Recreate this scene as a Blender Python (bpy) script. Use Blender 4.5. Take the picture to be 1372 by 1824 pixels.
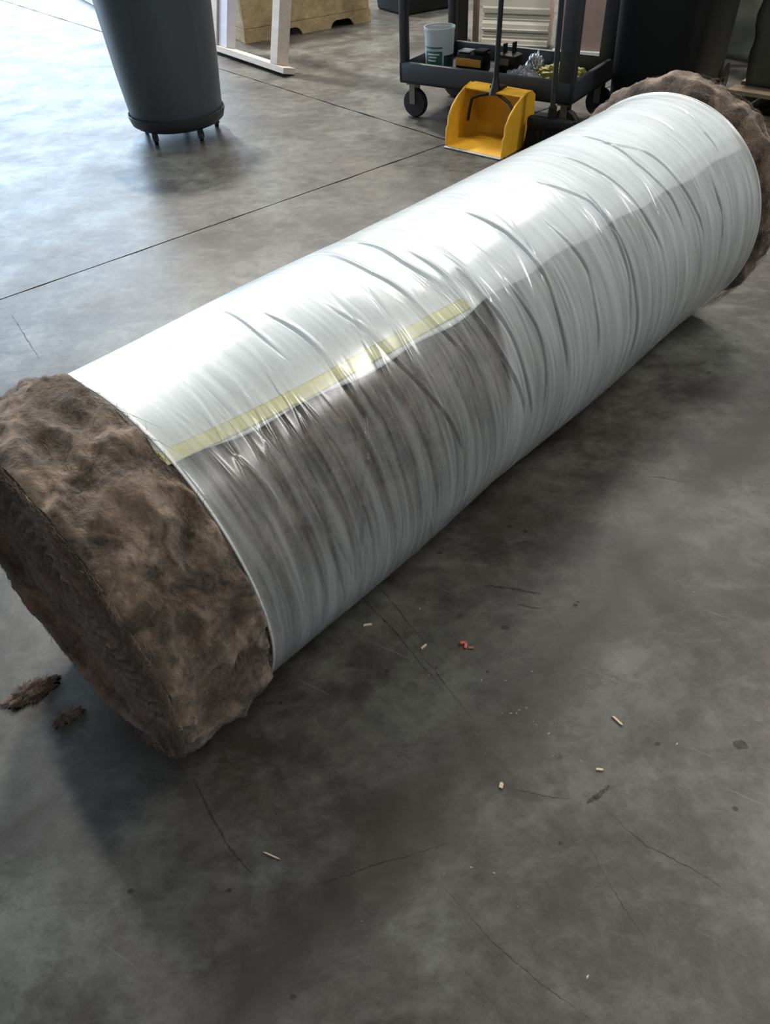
import bpy, bmesh, math, random
import numpy as np
from mathutils import Vector, Matrix, noise

for o in list(bpy.data.objects):
    bpy.data.objects.remove(o)
scn = bpy.context.scene
col = scn.collection
R_ = math.radians

# ------------------------------------------------------------------ camera
PITCH, ROLL, CAMH = R_(43.359), R_(-3.385), 1.3
fwd = Vector((0, math.cos(PITCH), -math.sin(PITCH)))
upv = Vector((0, math.sin(PITCH), math.cos(PITCH)))
rtv = Vector((1, 0, 0))
rt2 = math.cos(ROLL) * rtv + math.sin(ROLL) * upv
up2 = -math.sin(ROLL) * rtv + math.cos(ROLL) * upv
cam_d = bpy.data.cameras.new('camera')
cam_d.sensor_fit = 'HORIZONTAL'
cam_d.sensor_width = 36.0
cam_d.lens = 1343.0 / 1372.0 * 36.0
cam_d.clip_start = 0.02
cam = bpy.data.objects.new('camera', cam_d)
m3 = Matrix((rt2, up2, -fwd)).transposed()
cam.matrix_world = Matrix.Translation((0, 0, CAMH)) @ m3.to_4x4()
col.objects.link(cam)
scn.camera = cam

# ------------------------------------------------------------------ world, view
w = bpy.data.worlds.new('world')
scn.world = w
w.use_nodes = True
w.node_tree.nodes['Background'].inputs[0].default_value = (0.62, 0.80, 1.0, 1)
w.node_tree.nodes['Background'].inputs[1].default_value = 1.0
scn.view_settings.view_transform = 'Standard'
scn.view_settings.look = 'None'
scn.view_settings.gamma = 1.0
scn.view_settings.use_curve_mapping = False
scn.view_settings.exposure = -0.24

# building axes: E1, E2 follow the saw cuts of the floor
ORG = Vector((0.459, 4.126, 0))
ANG = R_(38.4)
E1 = Vector((math.cos(ANG), math.sin(ANG), 0))
E2 = Vector((-math.sin(ANG), math.cos(ANG), 0))
def uv(u, v, z=0.0):
    return ORG + E1 * u + E2 * v + Vector((0, 0, z))

CEIL = 7.0
DOOR_U0, DOOR_U1, DOOR_H, WALL_V = -7.5, 3.4, 4.6, 9.0
DOOR_W = 1300.0       # daylight through the loading door
LAMP_W = 430.0       # each high bay

def area_light(name, loc, direction, sx, sy, power, color):
    d = bpy.data.lights.new(name, 'AREA')
    d.shape = 'RECTANGLE'; d.size = sx; d.size_y = sy
    d.energy = power; d.color = color
    o = bpy.data.objects.new(name, d)
    col.objects.link(o)
    z = -Vector(direction).normalized()
    x = Vector((E1.x, E1.y, 0)); x = (x - z * x.dot(z)).normalized()
    y = z.cross(x)
    o.matrix_world = Matrix.Translation(loc) @ Matrix((x, y, z)).transposed().to_4x4()
    return o
door_light = area_light('daylight_in_doorway', uv((DOOR_U0 + DOOR_U1) / 2, WALL_V + 0.1, DOOR_H / 2), -E2,
           DOOR_U1 - DOOR_U0, DOOR_H, DOOR_W, (0.56, 0.77, 1.0))

# ------------------------------------------------------------------ helpers
def tag(o, label=None, cat=None, group=None, kind=None):
    if label: o['label'] = label
    if cat: o['category'] = cat
    if group: o['group'] = group
    if kind: o['kind'] = kind
    return o
def thing(name, label, cat, loc=(0, 0, 0), rz=0.0, group=None):
    o = bpy.data.objects.new(name, None)
    col.objects.link(o)
    o.empty_display_size = 0.1
    o.location = loc; o.rotation_euler = (0, 0, rz)
    return tag(o, label, cat, group)
def link(name, me, mat, parent=None, loc=None, rz=None, smooth=None):
    o = bpy.data.objects.new(name, me)
    col.objects.link(o)
    if mat is not None and len(me.materials) == 0: me.materials.append(mat)
    if parent: o.parent = parent
    if loc is not None: o.location = loc
    if rz is not None: o.rotation_euler = (0, 0, rz)
    return o
def mesh_from(name, v, f, smooth=False):
    me = bpy.data.meshes.new(name)
    me.from_pydata([tuple(p) for p in v], [], f)
    me.update()
    if smooth: me.shade_smooth()
    return me
class MB:
    """collects shapes into one mesh"""
    def __init__(s): s.bm = bmesh.new()
    def box(s, c, d, rot=None, bev=0.0, taper=None):
        r = bmesh.ops.create_cube(s.bm, size=1.0)
        vs = r['verts']
        for v in vs:
            k = 1.0
            if taper is not None and v.co.z > 0: k = taper
            v.co = Vector((v.co.x * d[0] * k, v.co.y * d[1] * k, v.co.z * d[2]))
        if bev:
            es = list({e for v in vs for e in v.link_edges})
            b = bmesh.ops.bevel(s.bm, geom=es, offset=bev, segments=2, profile=0.5, affect='EDGES')
            vs = list({v for f in b['faces'] for v in f.verts} | {v for v in vs if v.is_valid})
        M = Matrix.Translation(c) @ (rot.to_4x4() if rot is not None else Matrix.Identity(4))
        bmesh.ops.transform(s.bm, matrix=M, verts=[v for v in vs if v.is_valid])
        return s
    def tube(s, pts, r, n=10, caps=True):
        pts = [Vector(p) for p in pts]
        rs = r if isinstance(r, (list, tuple)) else [r] * len(pts)
        rings = []
        for i, p in enumerate(pts):
            t = (pts[min(i + 1, len(pts) - 1)] - pts[max(i - 1, 0)]).normalized()
            a = t.orthogonal().normalized() if i == 0 else (prev - t * prev.dot(t)).normalized()
            prev = a
            b = t.cross(a)
            rings.append([s.bm.verts.new(p + (a * math.cos(2 * math.pi * k / n) + b * math.sin(2 * math.pi * k / n)) * rs[i]) for k in range(n)])
        for i in range(len(rings) - 1):
            for k in range(n):
                s.bm.faces.new((rings[i][k], rings[i][(k + 1) % n], rings[i + 1][(k + 1) % n], rings[i + 1][k]))
        if caps:
            s.bm.faces.new(list(reversed(rings[0]))); s.bm.faces.new(rings[-1])
        return s
    def lathe(s, prof, n=40, c=(0, 0, 0), rib=None, close=True):
        rings = []
        for (r, z) in prof:
            ring = []
            for k in range(n):
                a = 2 * math.pi * k / n
                rr = r + (rib(a, z) if rib else 0.0)
                ring.append(s.bm.verts.new((c[0] + rr * math.cos(a), c[1] + rr * math.sin(a), c[2] + z)))
            rings.append(ring)
        for i in range(len(rings) - 1):
            for k in range(n):
                s.bm.faces.new((rings[i][k], rings[i][(k + 1) % n], rings[i + 1][(k + 1) % n], rings[i + 1][k]))
        if close:
            s.bm.faces.new(list(reversed(rings[0]))); s.bm.faces.new(rings[-1])
        return s
    def prism(s, poly, h0, h1, axis='y'):
        """extrude a 2D polygon; axis is the extrusion axis"""
        def P(a, b, h):
            return {'y': (a, h, b), 'x': (h, a, b), 'z': (a, b, h)}[axis]
        lo = [s.bm.verts.new(P(a, b, h0)) for a, b in poly]
        hi = [s.bm.verts.new(P(a, b, h1)) for a, b in poly]
        n = len(poly)
        s.bm.faces.new(lo); s.bm.faces.new(list(reversed(hi)))
        for k in range(n):
            s.bm.faces.new((lo[k], hi[k], hi[(k + 1) % n], lo[(k + 1) % n]))
        return s
    def mesh(s, name, smooth=False):
        bmesh.ops.recalc_face_normals(s.bm, faces=s.bm.faces)
        me = bpy.data.meshes.new(name)
        s.bm.to_mesh(me); s.bm.free()
        if smooth:
            me.shade_smooth()
            try: me.set_sharp_from_angle(angle=R_(40))
            except Exception: pass
        return me
    def build(s, name, mat, parent=None, smooth=False, **k):
        return link(name, s.mesh(name, smooth), mat, parent, **k)

# ------------------------------------------------------------------ materials
class NT:
    def __init__(s, name):
        s.m = bpy.data.materials.new(name); s.m.use_nodes = True
        s.t = s.m.node_tree
        s.t.nodes.clear()
        s.out = s.t.nodes.new('ShaderNodeOutputMaterial')
    def n(s, typ, inp=None, **props):
        nd = s.t.nodes.new(typ)
        for k, v in props.items(): setattr(nd, k, v)
        for k, v in (inp or {}).items():
            if isinstance(v, bpy.types.NodeSocket): s.t.links.new(v, nd.inputs[k])
            else: nd.inputs[k].default_value = v
        return nd
    def coord(s, kind='Object'):
        return s.n('ShaderNodeTexCoord').outputs[kind]
    def mapping(s, vec, scale=(1, 1, 1), rot=(0, 0, 0), loc=(0, 0, 0)):
        return s.n('ShaderNodeMapping', {'Vector': vec, 'Scale': scale, 'Rotation': rot, 'Location': loc}).outputs[0]
    def noise(s, vec, scale, detail=4.0, rough=0.55, dist=0.0):
        return s.n('ShaderNodeTexNoise', {'Vector': vec, 'Scale': scale, 'Detail': detail, 'Roughness': rough, 'Distortion': dist}).outputs['Fac']
    def ramp(s, fac, stops):
        nd = s.n('ShaderNodeValToRGB', {'Fac': fac})
        cr = nd.color_ramp
        while len(cr.elements) < len(stops): cr.elements.new(0.5)
        for e, (p, c) in zip(cr.elements, stops):
            e.position = p
            e.color = c if len(c) == 4 else (*c, 1)
        return nd.outputs[0]
    def mixc(s, fac, a, b, mode='MIX'):
        nd = s.n('ShaderNodeMix', data_type='RGBA', blend_type=mode)
        for k, v in ((0, fac), (6, a), (7, b)):
            if isinstance(v, bpy.types.NodeSocket): s.t.links.new(v, nd.inputs[k])
            else: nd.inputs[k].default_value = v if k == 0 else (v if len(v) == 4 else (*v, 1))
        return nd.outputs[2]
    def math(s, op, a, b=0.0, c=None, clamp=False):
        nd = s.n('ShaderNodeMath', operation=op, use_clamp=clamp)
        for k, v in ((0, a), (1, b), (2, c)):
            if v is None: continue
            if isinstance(v, bpy.types.NodeSocket): s.t.links.new(v, nd.inputs[k])
            else: nd.inputs[k].default_value = v
        return nd.outputs[0]
    def bump(s, h, strength=0.3, dist=0.01):
        return s.n('ShaderNodeBump', {'Height': h, 'Strength': strength, 'Distance': dist}).outputs[0]
    def pbsdf(s, **k):
        names = {'color': 'Base Color', 'rough': 'Roughness', 'metal': 'Metallic', 'spec': 'Specular IOR Level', 'normal': 'Normal',
                 'trans': 'Transmission Weight', 'alpha': 'Alpha', 'coat': 'Coat Weight', 'sheen': 'Sheen Weight', 'ior': 'IOR'}
        inp = {}
        for a, v in k.items():
            if a == 'color' and not isinstance(v, bpy.types.NodeSocket) and len(v) == 3: v = (*v, 1)
            inp[names[a]] = v
        return s.n('ShaderNodeBsdfPrincipled', inp).outputs[0]
    def done(s, shader):
        s.t.links.new(shader, s.out.inputs[0]); return s.m

def simple(name, color, rough=0.5, metal=0.0, spec=0.5, var=0.12, scale=14.0, bump=0.0):
    t = NT(name)
    c = t.coord()
    nz = t.noise(c, scale, 5)
    lo = tuple(x * (1 - var) for x in color); hi = tuple(min(1, x * (1 + var)) for x in color)
    cc = t.ramp(nz, [(0.3, lo), (0.7, hi)])
    k = dict(color=cc, rough=rough, metal=metal, spec=spec)
    if bump: k['normal'] = t.bump(t.noise(c, scale * 6, 4), bump, 0.002)
    return t.done(t.pbsdf(**k))

DIRT_SHADE1, DIRT_SHADE2 = 0.40, 0.92
def mat_concrete():
    t = NT('worn_concrete')
    P = t.n('ShaderNodeNewGeometry').outputs['Position']
    big = t.noise(P, 1.5, 6, 0.65, 0.6)
    mid = t.noise(P, 3.6, 9, 0.68, 0.2)
    fine = t.noise(P, 22, 6, 0.7)
    base = t.ramp(mid, [(0.34, (0.022, 0.020, 0.017)), (0.47, (0.066, 0.067, 0.058)), (0.62, (0.138, 0.141, 0.125))])
    base = t.mixc(t.ramp(big, [(0.43, (0, 0, 0)), (0.57, (1, 1, 1))]), t.mixc(0.6, base, (0.050, 0.035, 0.027)), base)
    base = t.mixc(0.35, base, t.ramp(fine, [(0.34, (0.024, 0.023, 0.020)), (0.66, (0.125, 0.124, 0.112))]))
    # grime patches
    g = t.noise(t.mapping(P, loc=(3.1, 1.7, 0)), 2.6, 9, 0.7, 0.3)
    base = t.mixc(t.ramp(g, [(0.48, (0, 0, 0)), (0.60, (0.8, 0.8, 0.8))]), base, (0.026, 0.021, 0.017))
    g2 = t.noise(t.mapping(P, loc=(7.3, 4.1, 0), scale=(1.0, 1.5, 1)), 9.0, 10, 0.75, 0.25)
    base = t.mixc(t.ramp(g2, [(0.50, (0, 0, 0)), (0.63, (0.6, 0.6, 0.6))]), base, (0.028, 0.024, 0.020))
    g3 = t.noise(t.mapping(P, loc=(1.3, 9.1, 0), rot=(0, 0, 0.9), scale=(1.0, 2.4, 1)), 5.0, 9, 0.72, 0.2)
    base = t.mixc(t.ramp(g3, [(0.52, (0, 0, 0)), (0.68, (0.38, 0.38, 0.38))]), base, (0.14, 0.143, 0.13))
    # brown bands parallel to the roll: dirt mixed with its painted shadow
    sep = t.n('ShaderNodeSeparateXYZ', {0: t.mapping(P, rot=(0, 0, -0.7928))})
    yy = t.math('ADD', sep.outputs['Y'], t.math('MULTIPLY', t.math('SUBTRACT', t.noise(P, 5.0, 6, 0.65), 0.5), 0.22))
    for off, wd, k in ((DIRT_SHADE1, 0.10, 0.9), (DIRT_SHADE2, 0.10, 0.7)):
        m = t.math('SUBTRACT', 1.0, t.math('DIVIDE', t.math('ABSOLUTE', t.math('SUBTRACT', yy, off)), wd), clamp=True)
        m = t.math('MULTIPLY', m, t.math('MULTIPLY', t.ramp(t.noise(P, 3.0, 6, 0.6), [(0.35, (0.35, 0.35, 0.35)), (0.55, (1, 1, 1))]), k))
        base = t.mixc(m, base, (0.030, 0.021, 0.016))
    # drag scratches, several directions
    for ang, sc, lo, k in ((0.9, 5.0, 0.66, 0.35), (-0.75, 8.0, 0.69, 0.35), (1.25, 3.0, 0.67, 0.3)):
        v = t.mapping(t.mapping(P, rot=(0, 0, ang)), scale=(0.30, 11.0, 1))
        s = t.noise(v, sc, 3, 0.6, 0.6)
        base = t.mixc(t.ramp(s, [(lo, (0, 0, 0)), (lo + 0.05, (k, k, k))]), base, (0.03, 0.027, 0.024))
    v = t.mapping(t.mapping(P, rot=(0, 0, 0.55)), scale=(0.5, 12.0, 1), loc=(5, 2, 0))
    s = t.noise(v, 6.0, 3, 0.5, 0.2)
    base = t.mixc(t.ramp(s, [(0.70, (0, 0, 0)), (0.74, (0.22, 0.22, 0.22))]), base, (0.2, 0.2, 0.195))
    # small dark specks
    vo = t.n('ShaderNodeTexVoronoi', {'Vector': P, 'Scale': 9.0, 'Randomness': 1.0}).outputs['Distance']
    base = t.mixc(t.ramp(vo, [(0.035, (0.8, 0.8, 0.8)), (0.075, (0, 0, 0))]), base, (0.026, 0.023, 0.02))
    rough = t.n('ShaderNodeMapRange', {'Value': mid, 'From Min': 0.3, 'From Max': 0.7, 'To Min': 0.48, 'To Max': 0.34}).outputs[0]
    nrm = t.bump(t.math('ADD', t.math('MULTIPLY', mid, 0.7), t.math('MULTIPLY', fine, 0.3)), 0.22, 0.006)
    return t.done(t.pbsdf(color=base, rough=rough, spec=0.4, normal=nrm))

def mat_fibre(name, dark, lite, scale=9.0, mul=1.0):
    t = NT(name)
    c = t.coord()
    a = t.noise(c, scale, 7, 0.62, 0.9)
    b = t.noise(c, scale * 7, 6, 0.7, 0.5)
    cc = t.ramp(a, [(0.40, dark), (0.50, tuple((x + y) / 2 * 0.80 for x, y in zip(dark, lite))), (0.62, lite)])
    cc = t.mixc(0.3, cc, t.ramp(b, [(0.3, tuple(x * 0.6 for x in dark)), (0.7, tuple(x * 1.15 for x in lite))]))
    h = t.math('ADD', t.math('MULTIPLY', a, 0.5), t.math('MULTIPLY', b, 0.5))
    return t.done(t.pbsdf(color=cc, rough=0.95, spec=0.12, normal=t.bump(h, 0.9, 0.02), sheen=0.25))

def mat_film():
    """stretch film: clear where one layer lies on the fibre, milky where many overlap"""
    t = NT('stretch_film')
    lay = t.n('ShaderNodeAttribute', attribute_name='layers').outputs['Fac']
    c = t.coord()
    st = t.noise(t.mapping(c, scale=(26, 1.6, 1.6)), 1.6, 5, 0.62, 0.5)
    st2 = t.noise(t.mapping(c, scale=(70, 2.6, 2.6)), 1.5, 3, 0.5, 0.3)
    op = t.math('ADD', lay, t.math('MULTIPLY', t.math('SUBTRACT', st, 0.5), 0.85))
    op = t.math('ADD', op, t.math('MULTIPLY', t.math('SUBTRACT', st2, 0.5), 0.45))
    op = t.math('MAXIMUM', t.math('MINIMUM', op, 0.97), 0.04)
    refl = t.pbsdf(color=(0.745, 0.80, 0.825), rough=0.38, spec=0.4)
    thru = t.n('ShaderNodeBsdfTranslucent', {'Color': (0.85, 0.88, 0.9, 1)}).outputs[0]
    body = t.n('ShaderNodeMixShader', {0: 0.3, 1: refl, 2: thru}).outputs[0]
    clear = t.n('ShaderNodeBsdfTransparent', {'Color': (0.95, 0.96, 0.97, 1)}).outputs[0]
    mix = t.n('ShaderNodeMixShader', {0: op, 1: clear, 2: body}).outputs[0]
    fr = t.n('ShaderNodeFresnel', {'IOR': 1.42}).outputs[0]
    gl = t.n('ShaderNodeBsdfGlossy', {'Color': (0.95, 0.97, 1, 1), 'Roughness': 0.22}).outputs[0]
    mix2 = t.n('ShaderNodeMixShader', {0: t.math('MULTIPLY', fr, 1.0), 1: mix, 2: gl}).outputs[0]
    return t.done(mix2)

def mat_wood(name, c1, c2, axis_scale=(1.5, 14, 14), rough=0.65):
    t = NT(name)
    c = t.coord()
    g = t.noise(t.mapping(c, scale=axis_scale), 2.2, 6, 0.6, 0.8)
    cc = t.ramp(g, [(0.3, c1), (0.7, c2)])
    return t.done(t.pbsdf(color=cc, rough=rough, spec=0.3, normal=t.bump(g, 0.15, 0.003)))

def mat_osb():
    t = NT('strand_board')
    c = t.coord()
    v = t.n('ShaderNodeTexVoronoi', {'Vector': t.mapping(c, scale=(1, 1, 2.2)), 'Scale': 22.0}).outputs['Distance']
    g = t.noise(c, 9, 5, 0.6, 1.0)
    cc = t.ramp(g, [(0.3, (0.25, 0.18, 0.095)), (0.7, (0.46, 0.35, 0.20))])
    cc = t.mixc(0.3, cc, t.ramp(v, [(0.1, (0.46, 0.36, 0.21)), (0.6, (0.24, 0.17, 0.09))]))
    return t.done(t.pbsdf(color=cc, rough=0.7, spec=0.25))

M = {}
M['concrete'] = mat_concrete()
M['joint'] = simple('joint_dirt', (0.03, 0.028, 0.026), 0.9)
M['wallpaint'] = simple('painted_wall', (0.66, 0.66, 0.64), 0.8, scale=2)
M['ceiling'] = simple('ceiling_steel', (0.40, 0.40, 0.39), 0.7, scale=2)
M['lampmetal'] = simple('lamp_housing', (0.6, 0.6, 0.6), 0.4)
M['fibre'] = mat_fibre('shoddy_fibre', (0.016, 0.0105, 0.0075), (0.29, 0.205, 0.148), 12.0)
M['fibre_face'] = mat_fibre('shoddy_fibre_cut', (0.030, 0.017, 0.012), (0.165, 0.098, 0.066), 10.0)
M['strand'] = mat_fibre('fibre_strand', (0.022, 0.0145, 0.0105), (0.29, 0.205, 0.148), 12.0)
M['film'] = mat_film()
M['hem'] = simple('film_hem', (0.62, 0.64, 0.65), 0.35)
M['sheet'] = simple('white_poly_sheet', (0.80, 0.82, 0.82), 0.42, var=0.03, scale=5)
M['tape'] = simple('yellow_tape', (0.80, 0.77, 0.42), 0.5, var=0.12, scale=30)
M['grey_plastic'] = simple('grey_bin_plastic', (0.042, 0.052, 0.062), 0.42, var=0.08, bump=0.05)
M['dark_plastic'] = simple('charcoal_plastic', (0.022, 0.024, 0.027), 0.5)
M['black_plastic'] = simple('black_plastic', (0.0045, 0.005, 0.0055), 0.5, spec=0.3)
M['black_metal'] = simple('black_coated_metal', (0.008, 0.008, 0.009), 0.4)
M['rubber'] = simple('black_rubber', (0.012, 0.012, 0.012), 0.7)
M['hub'] = simple('dull_steel', (0.22, 0.20, 0.17), 0.45, metal=0.6)
M['yellow'] = simple('yellow_dustpan_plastic', (0.62, 0.33, 0.022), 0.42, var=0.14, scale=9)
M['lip'] = simple('grey_rubber_lip', (0.30, 0.31, 0.31), 0.5)
M['osb'] = mat_osb()
M['cream_wood'] = mat_wood('pale_primed_wood', (0.42, 0.36, 0.31), (0.54, 0.47, 0.41))
M['shaded_wood'] = simple('shaded_bluish_wood', (0.50, 0.49, 0.56), 0.6, var=0.06)  # bluish shade on the frame's side, put into the wood colour
M['trim'] = mat_wood('cream_moulding', (0.58, 0.53, 0.43), (0.68, 0.64, 0.54), (2, 10, 30))
M['pink'] = simple('pinkish_carton', (0.29, 0.205, 0.18), 0.8, var=0.07)
M['brown_board'] = simple('brown_edge', (0.13, 0.085, 0.07), 0.8)
M['pallet_wood'] = mat_wood('pallet_wood', (0.27, 0.20, 0.13), (0.42, 0.33, 0.22))
M['tarp'] = simple('olive_tarp', (0.085, 0.085, 0.066), 0.75, var=0.35, scale=5)
M['splinter'] = mat_wood('splinter_wood', (0.48, 0.38, 0.24), (0.62, 0.52, 0.36))
M['red'] = simple('red_scrap', (0.55, 0.10, 0.075), 0.5, var=0.3, scale=60)
M['chip'] = simple('white_chip', (0.42, 0.42, 0.40), 0.7)
M['oil'] = simple('dried_spot', (0.035, 0.031, 0.028), 0.6)
M['orange'] = simple('orange_label', (0.62, 0.27, 0.03), 0.5, var=0.15, scale=40)
M['brownlabel'] = simple('ochre_label', (0.20, 0.11, 0.05), 0.6)
M['silver'] = simple('silver_foil', (0.55, 0.58, 0.6), 0.25, metal=0.7)
M['yellowbag'] = simple('yellow_bag', (0.42, 0.37, 0.06), 0.5, var=0.25, scale=18)
M['greybag'] = simple('grey_plastic_bag', (0.26, 0.25, 0.26), 0.35, var=0.35, scale=16)
M['greenlabel'] = simple('green_label', (0.03, 0.13, 0.095), 0.5, var=0.2, scale=30)
M['bluelabel'] = simple('dark_blue_label', (0.018, 0.045, 0.07), 0.5)
M['whiteprint'] = simple('white_print', (0.55, 0.60, 0.57), 0.5)
M['redbrown'] = simple('reddish_box', (0.36, 0.20, 0.16), 0.8)
M['whitepaint'] = simple('white_painted_board', (0.75, 0.74, 0.74), 0.5)
t = NT('frosted_tub')
b1 = t.pbsdf(color=(0.46, 0.50, 0.51), rough=0.35)
M['tub'] = t.done(t.n('ShaderNodeMixShader', {0: 0.52, 1: t.n('ShaderNodeBsdfTransparent').outputs[0], 2: b1}).outputs[0])
t = NT('lamp_diffuser')
M['lamp'] = t.done(t.n('ShaderNodeEmission', {'Color': (1, 0.97, 0.90, 1), 'Strength': 14.0}).outputs[0])

# ------------------------------------------------------------------ structure
floor = MB()
floor.prism([tuple(uv(a, b).xy) for a, b in ((-13, -12), (11, -12), (11, 9.4), (-13, 9.4))], -0.30, -0.018, 'z')
floor = floor.build('floor', M['joint'])
tag(floor, kind='structure', label='worn grey concrete floor slab with saw-cut joints and scuffs')
random.seed(3)
def slab(u0, u1, v0, v1):
    """one floor panel, edges slightly chipped at the saw cut"""
    g = 0.0035
    pts = []
    def edge(a, b, nrm):
        n = 60
        for i in range(n):
            k = i / n
            j = random.random() ** 4 * 0.006
            pts.append((a[0] + (b[0] - a[0]) * k + nrm[0] * j, a[1] + (b[1] - a[1]) * k + nrm[1] * j))
    u0 += g; u1 -= g; v0 += g; v1 -= g
    edge((u0, v0), (u1, v0), (0, 1)); edge((u1, v0), (u1, v1), (-1, 0))
    edge((u1, v1), (u0, v1), (0, -1)); edge((u0, v1), (u0, v0), (1, 0))
    mb = MB()
    mb.prism([tuple(uv(a, b).xy) for a, b in pts], -0.02, 0.0, 'z')
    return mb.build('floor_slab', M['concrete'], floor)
for u0, u1 in ((-13, -6), (-6, 0), (0, 6), (6, 11)):
    for v0, v1 in ((-12, -6), (-6, 0), (0, 6), (6, 9.4)):
        slab(u0, u1, v0, v1)

def wall(name, u0, v0, u1, v1, holes=None):
    mb = MB()
    a, b = uv(u0, v0), uv(u1, v1)
    d = (b - a); L = d.length
    rot = Matrix.Rotation(math.atan2(d.y, d.x), 3, 'Z')
    segs = [(0, L, 0, CEIL)]
    if holes:
        h0, h1, hz = holes
        segs = [(0, h0, 0, CEIL), (h1, L, 0, CEIL), (h0, h1, hz, CEIL)]
    for s0, s1, z0, z1 in segs:
        c = a + d.normalized() * (s0 + s1) / 2
        mb.box((c.x, c.y, (z0 + z1) / 2), (s1 - s0, 0.2, z1 - z0), rot)
    o = mb.build(name, M['wallpaint'])
    return tag(o, kind='structure')
wall('wall_back', -13, WALL_V + 0.3, 11, WALL_V + 0.3, (DOOR_U0 + 13, DOOR_U1 + 13, DOOR_H))
wall('wall_right', 11, -12, 11, WALL_V + 0.3)
wall('wall_left', -13, -12, -13, WALL_V + 0.3)
wall('wall_front', -13, -12, 11, -12)
mb = MB()
c = uv(-1, -1.3)
mb.box((c.x, c.y, CEIL + 0.1), (24.6, 22, 0.2), Matrix.Rotation(ANG, 3, 'Z'))
tag(mb.build('ceiling', M['ceiling']), kind='structure')
# loading door frame round the opening
mb = MB()
rotA = Matrix.Rotation(ANG, 3, 'Z')
for u in (DOOR_U0, DOOR_U1):
    mb.box(uv(u, WALL_V + 0.16, DOOR_H / 2), (0.14, 0.16, DOOR_H), rotA)
mb.box(uv((DOOR_U0 + DOOR_U1) / 2, WALL_V + 0.16, DOOR_H + 0.07), (DOOR_U1 - DOOR_U0 + 0.28, 0.16, 0.14), rotA)
tag(mb.build('door_1', M['hub']), kind='structure', label='open loading door frame')

# high bay lamps under the ceiling, each with its own light
def high_bay(x, y, z, label, power=LAMP_W, rz=ANG + math.pi / 2, LL=2.4):
    t_ = thing('high_bay_lamp', label, 'lamp', (x, y, z), rz, 'high bay lamps')
    mb = MB(); mb.box((0, 0, 0.09), (LL + 0.08, 0.34, 0.05), bev=0.01)
    for s in (-1, 1): mb.box((0, s * 0.19, 0.05), (LL + 0.08, 0.012, 0.11), Matrix.Rotation(s * 0.5, 3, 'X'))
    mb.build('housing', M['lampmetal'], t_)
    mb = MB(); mb.box((0, 0, 0.055), (LL, 0.26, 0.012)); mb.build('diffuser', M['lamp'], t_)
    for s in (-1, 1):
        mb = MB(); mb.tube([(s * LL * 0.42, 0, 0.11), (s * LL * 0.42, 0, CEIL - z)], 0.006, 6); mb.build('hanger', M['lampmetal'], t_)
    d = bpy.data.lights.new('lamp_light', 'AREA'); d.shape = 'RECTANGLE'; d.size = LL; d.size_y = 0.30
    d.energy = power; d.color = (1.0, 0.965, 0.895)
    o = bpy.data.objects.new('lamp_light', d); col.objects.link(o); o.parent = t_; o.location = (0, 0, 0.02)
    return t_
high_bay(-2.3, 5.0, 6.3, 'high bay lamp over the grey bin', LAMP_W * 0.6)
high_bay(-2.0, 8.6, 6.3, 'high bay lamp nearest the loading door', LAMP_W * 2.6, LL=1.0)
high_bay(1.2, 9.4, 6.3, 'added high bay lamp behind the cart, brightening the back floor', LAMP_W * 1.35)  # unseen lamp, added to lift the floor at the back
high_bay(3.4, 7.2, 6.3, 'high bay lamp over the pallet', LAMP_W * 0.6)
high_bay(1.6, -3.2, 6.3, 'added fill lamp behind the camera', LAMP_W * 0.2)  # added fill for the side of the roll facing the camera
high_bay(5.0, 1.9, 6.3, 'high bay lamp far to the right of the roll', LAMP_W * 0.85)

# ------------------------------------------------------------------ the roll
RR, RC = 0.3277, 0.3277
ROLLROT = math.atan2(0.71233, 0.70184)
T0 = 1.3
roll = thing('fibre_roll', 'long brown fibre padding roll wrapped in clear and white plastic film', 'roll',
             (-0.71237 + 0.70184 * T0, 0.70188 + 0.71233 * T0, 0), ROLLROT)
TN, TF = 0.403, 2.278
rng = np.random.default_rng(11)
def to_local(t_, ph, r):
    x = t_ - T0
    y = -r * np.sin(ph)
    z = RC + r * np.cos(ph)
    return x, y, np.maximum(z, 0.003)
def snoise(t_, ph, k, amp, ft, fp, seed):
    """smooth pseudo-random relief on the cylinder, periodic round it"""
    g = np.random.default_rng(seed)
    out = np.zeros_like(t_)
    for i in range(k):
        a = g.uniform(0.4, 1) * ft * (1 if g.random() < .5 else -1); m = int(g.integers(1, fp + 1))
        out += np.sin(a * t_ * 6.283 + m * ph + g.uniform(0, 6.283)) * g.uniform(0.5, 1)
    return out * amp / math.sqrt(k)
def lowform(t_, ph):
    """slack barrel form shared by film, sheet and fibre under it"""
    return snoise(t_, ph, 8, 0.0035, 1.6, 3, 5) - 0.0015 * np.exp(-((t_ - 1.1) / 0.05) ** 2) + 0.002 * np.sin(t_ * 9)
def grid_mesh(name, T, PH, RAD, wrap=False):
    nt, npn = T.shape
    x, y, z = to_local(T, PH, RAD)
    v = np.stack([x, y, z], -1).reshape(-1, 3)
    i, j = np.meshgrid(np.arange(nt - 1), np.arange(npn if wrap else npn - 1), indexing='ij')
    a = i * npn + j; b = i * npn + (j + 1) % npn; c = (i + 1) * npn + (j + 1) % npn; d = (i + 1) * npn + j
    f = np.stack([a, b, c, d], -1).reshape(-1, 4)
    me = bpy.data.meshes.new(name)
    me.vertices.add(len(v)); me.vertices.foreach_set('co', v.astype(np.float32).ravel())
    me.loops.add(f.size); me.loops.foreach_set('vertex_index', f.astype(np.int32).ravel())
    me.polygons.add(len(f)); me.polygons.foreach_set('loop_start', (np.arange(len(f)) * 4).astype(np.int32))
    me.update(calc_edges=True); me.validate()
    me.shade_smooth()
    return me

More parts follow.
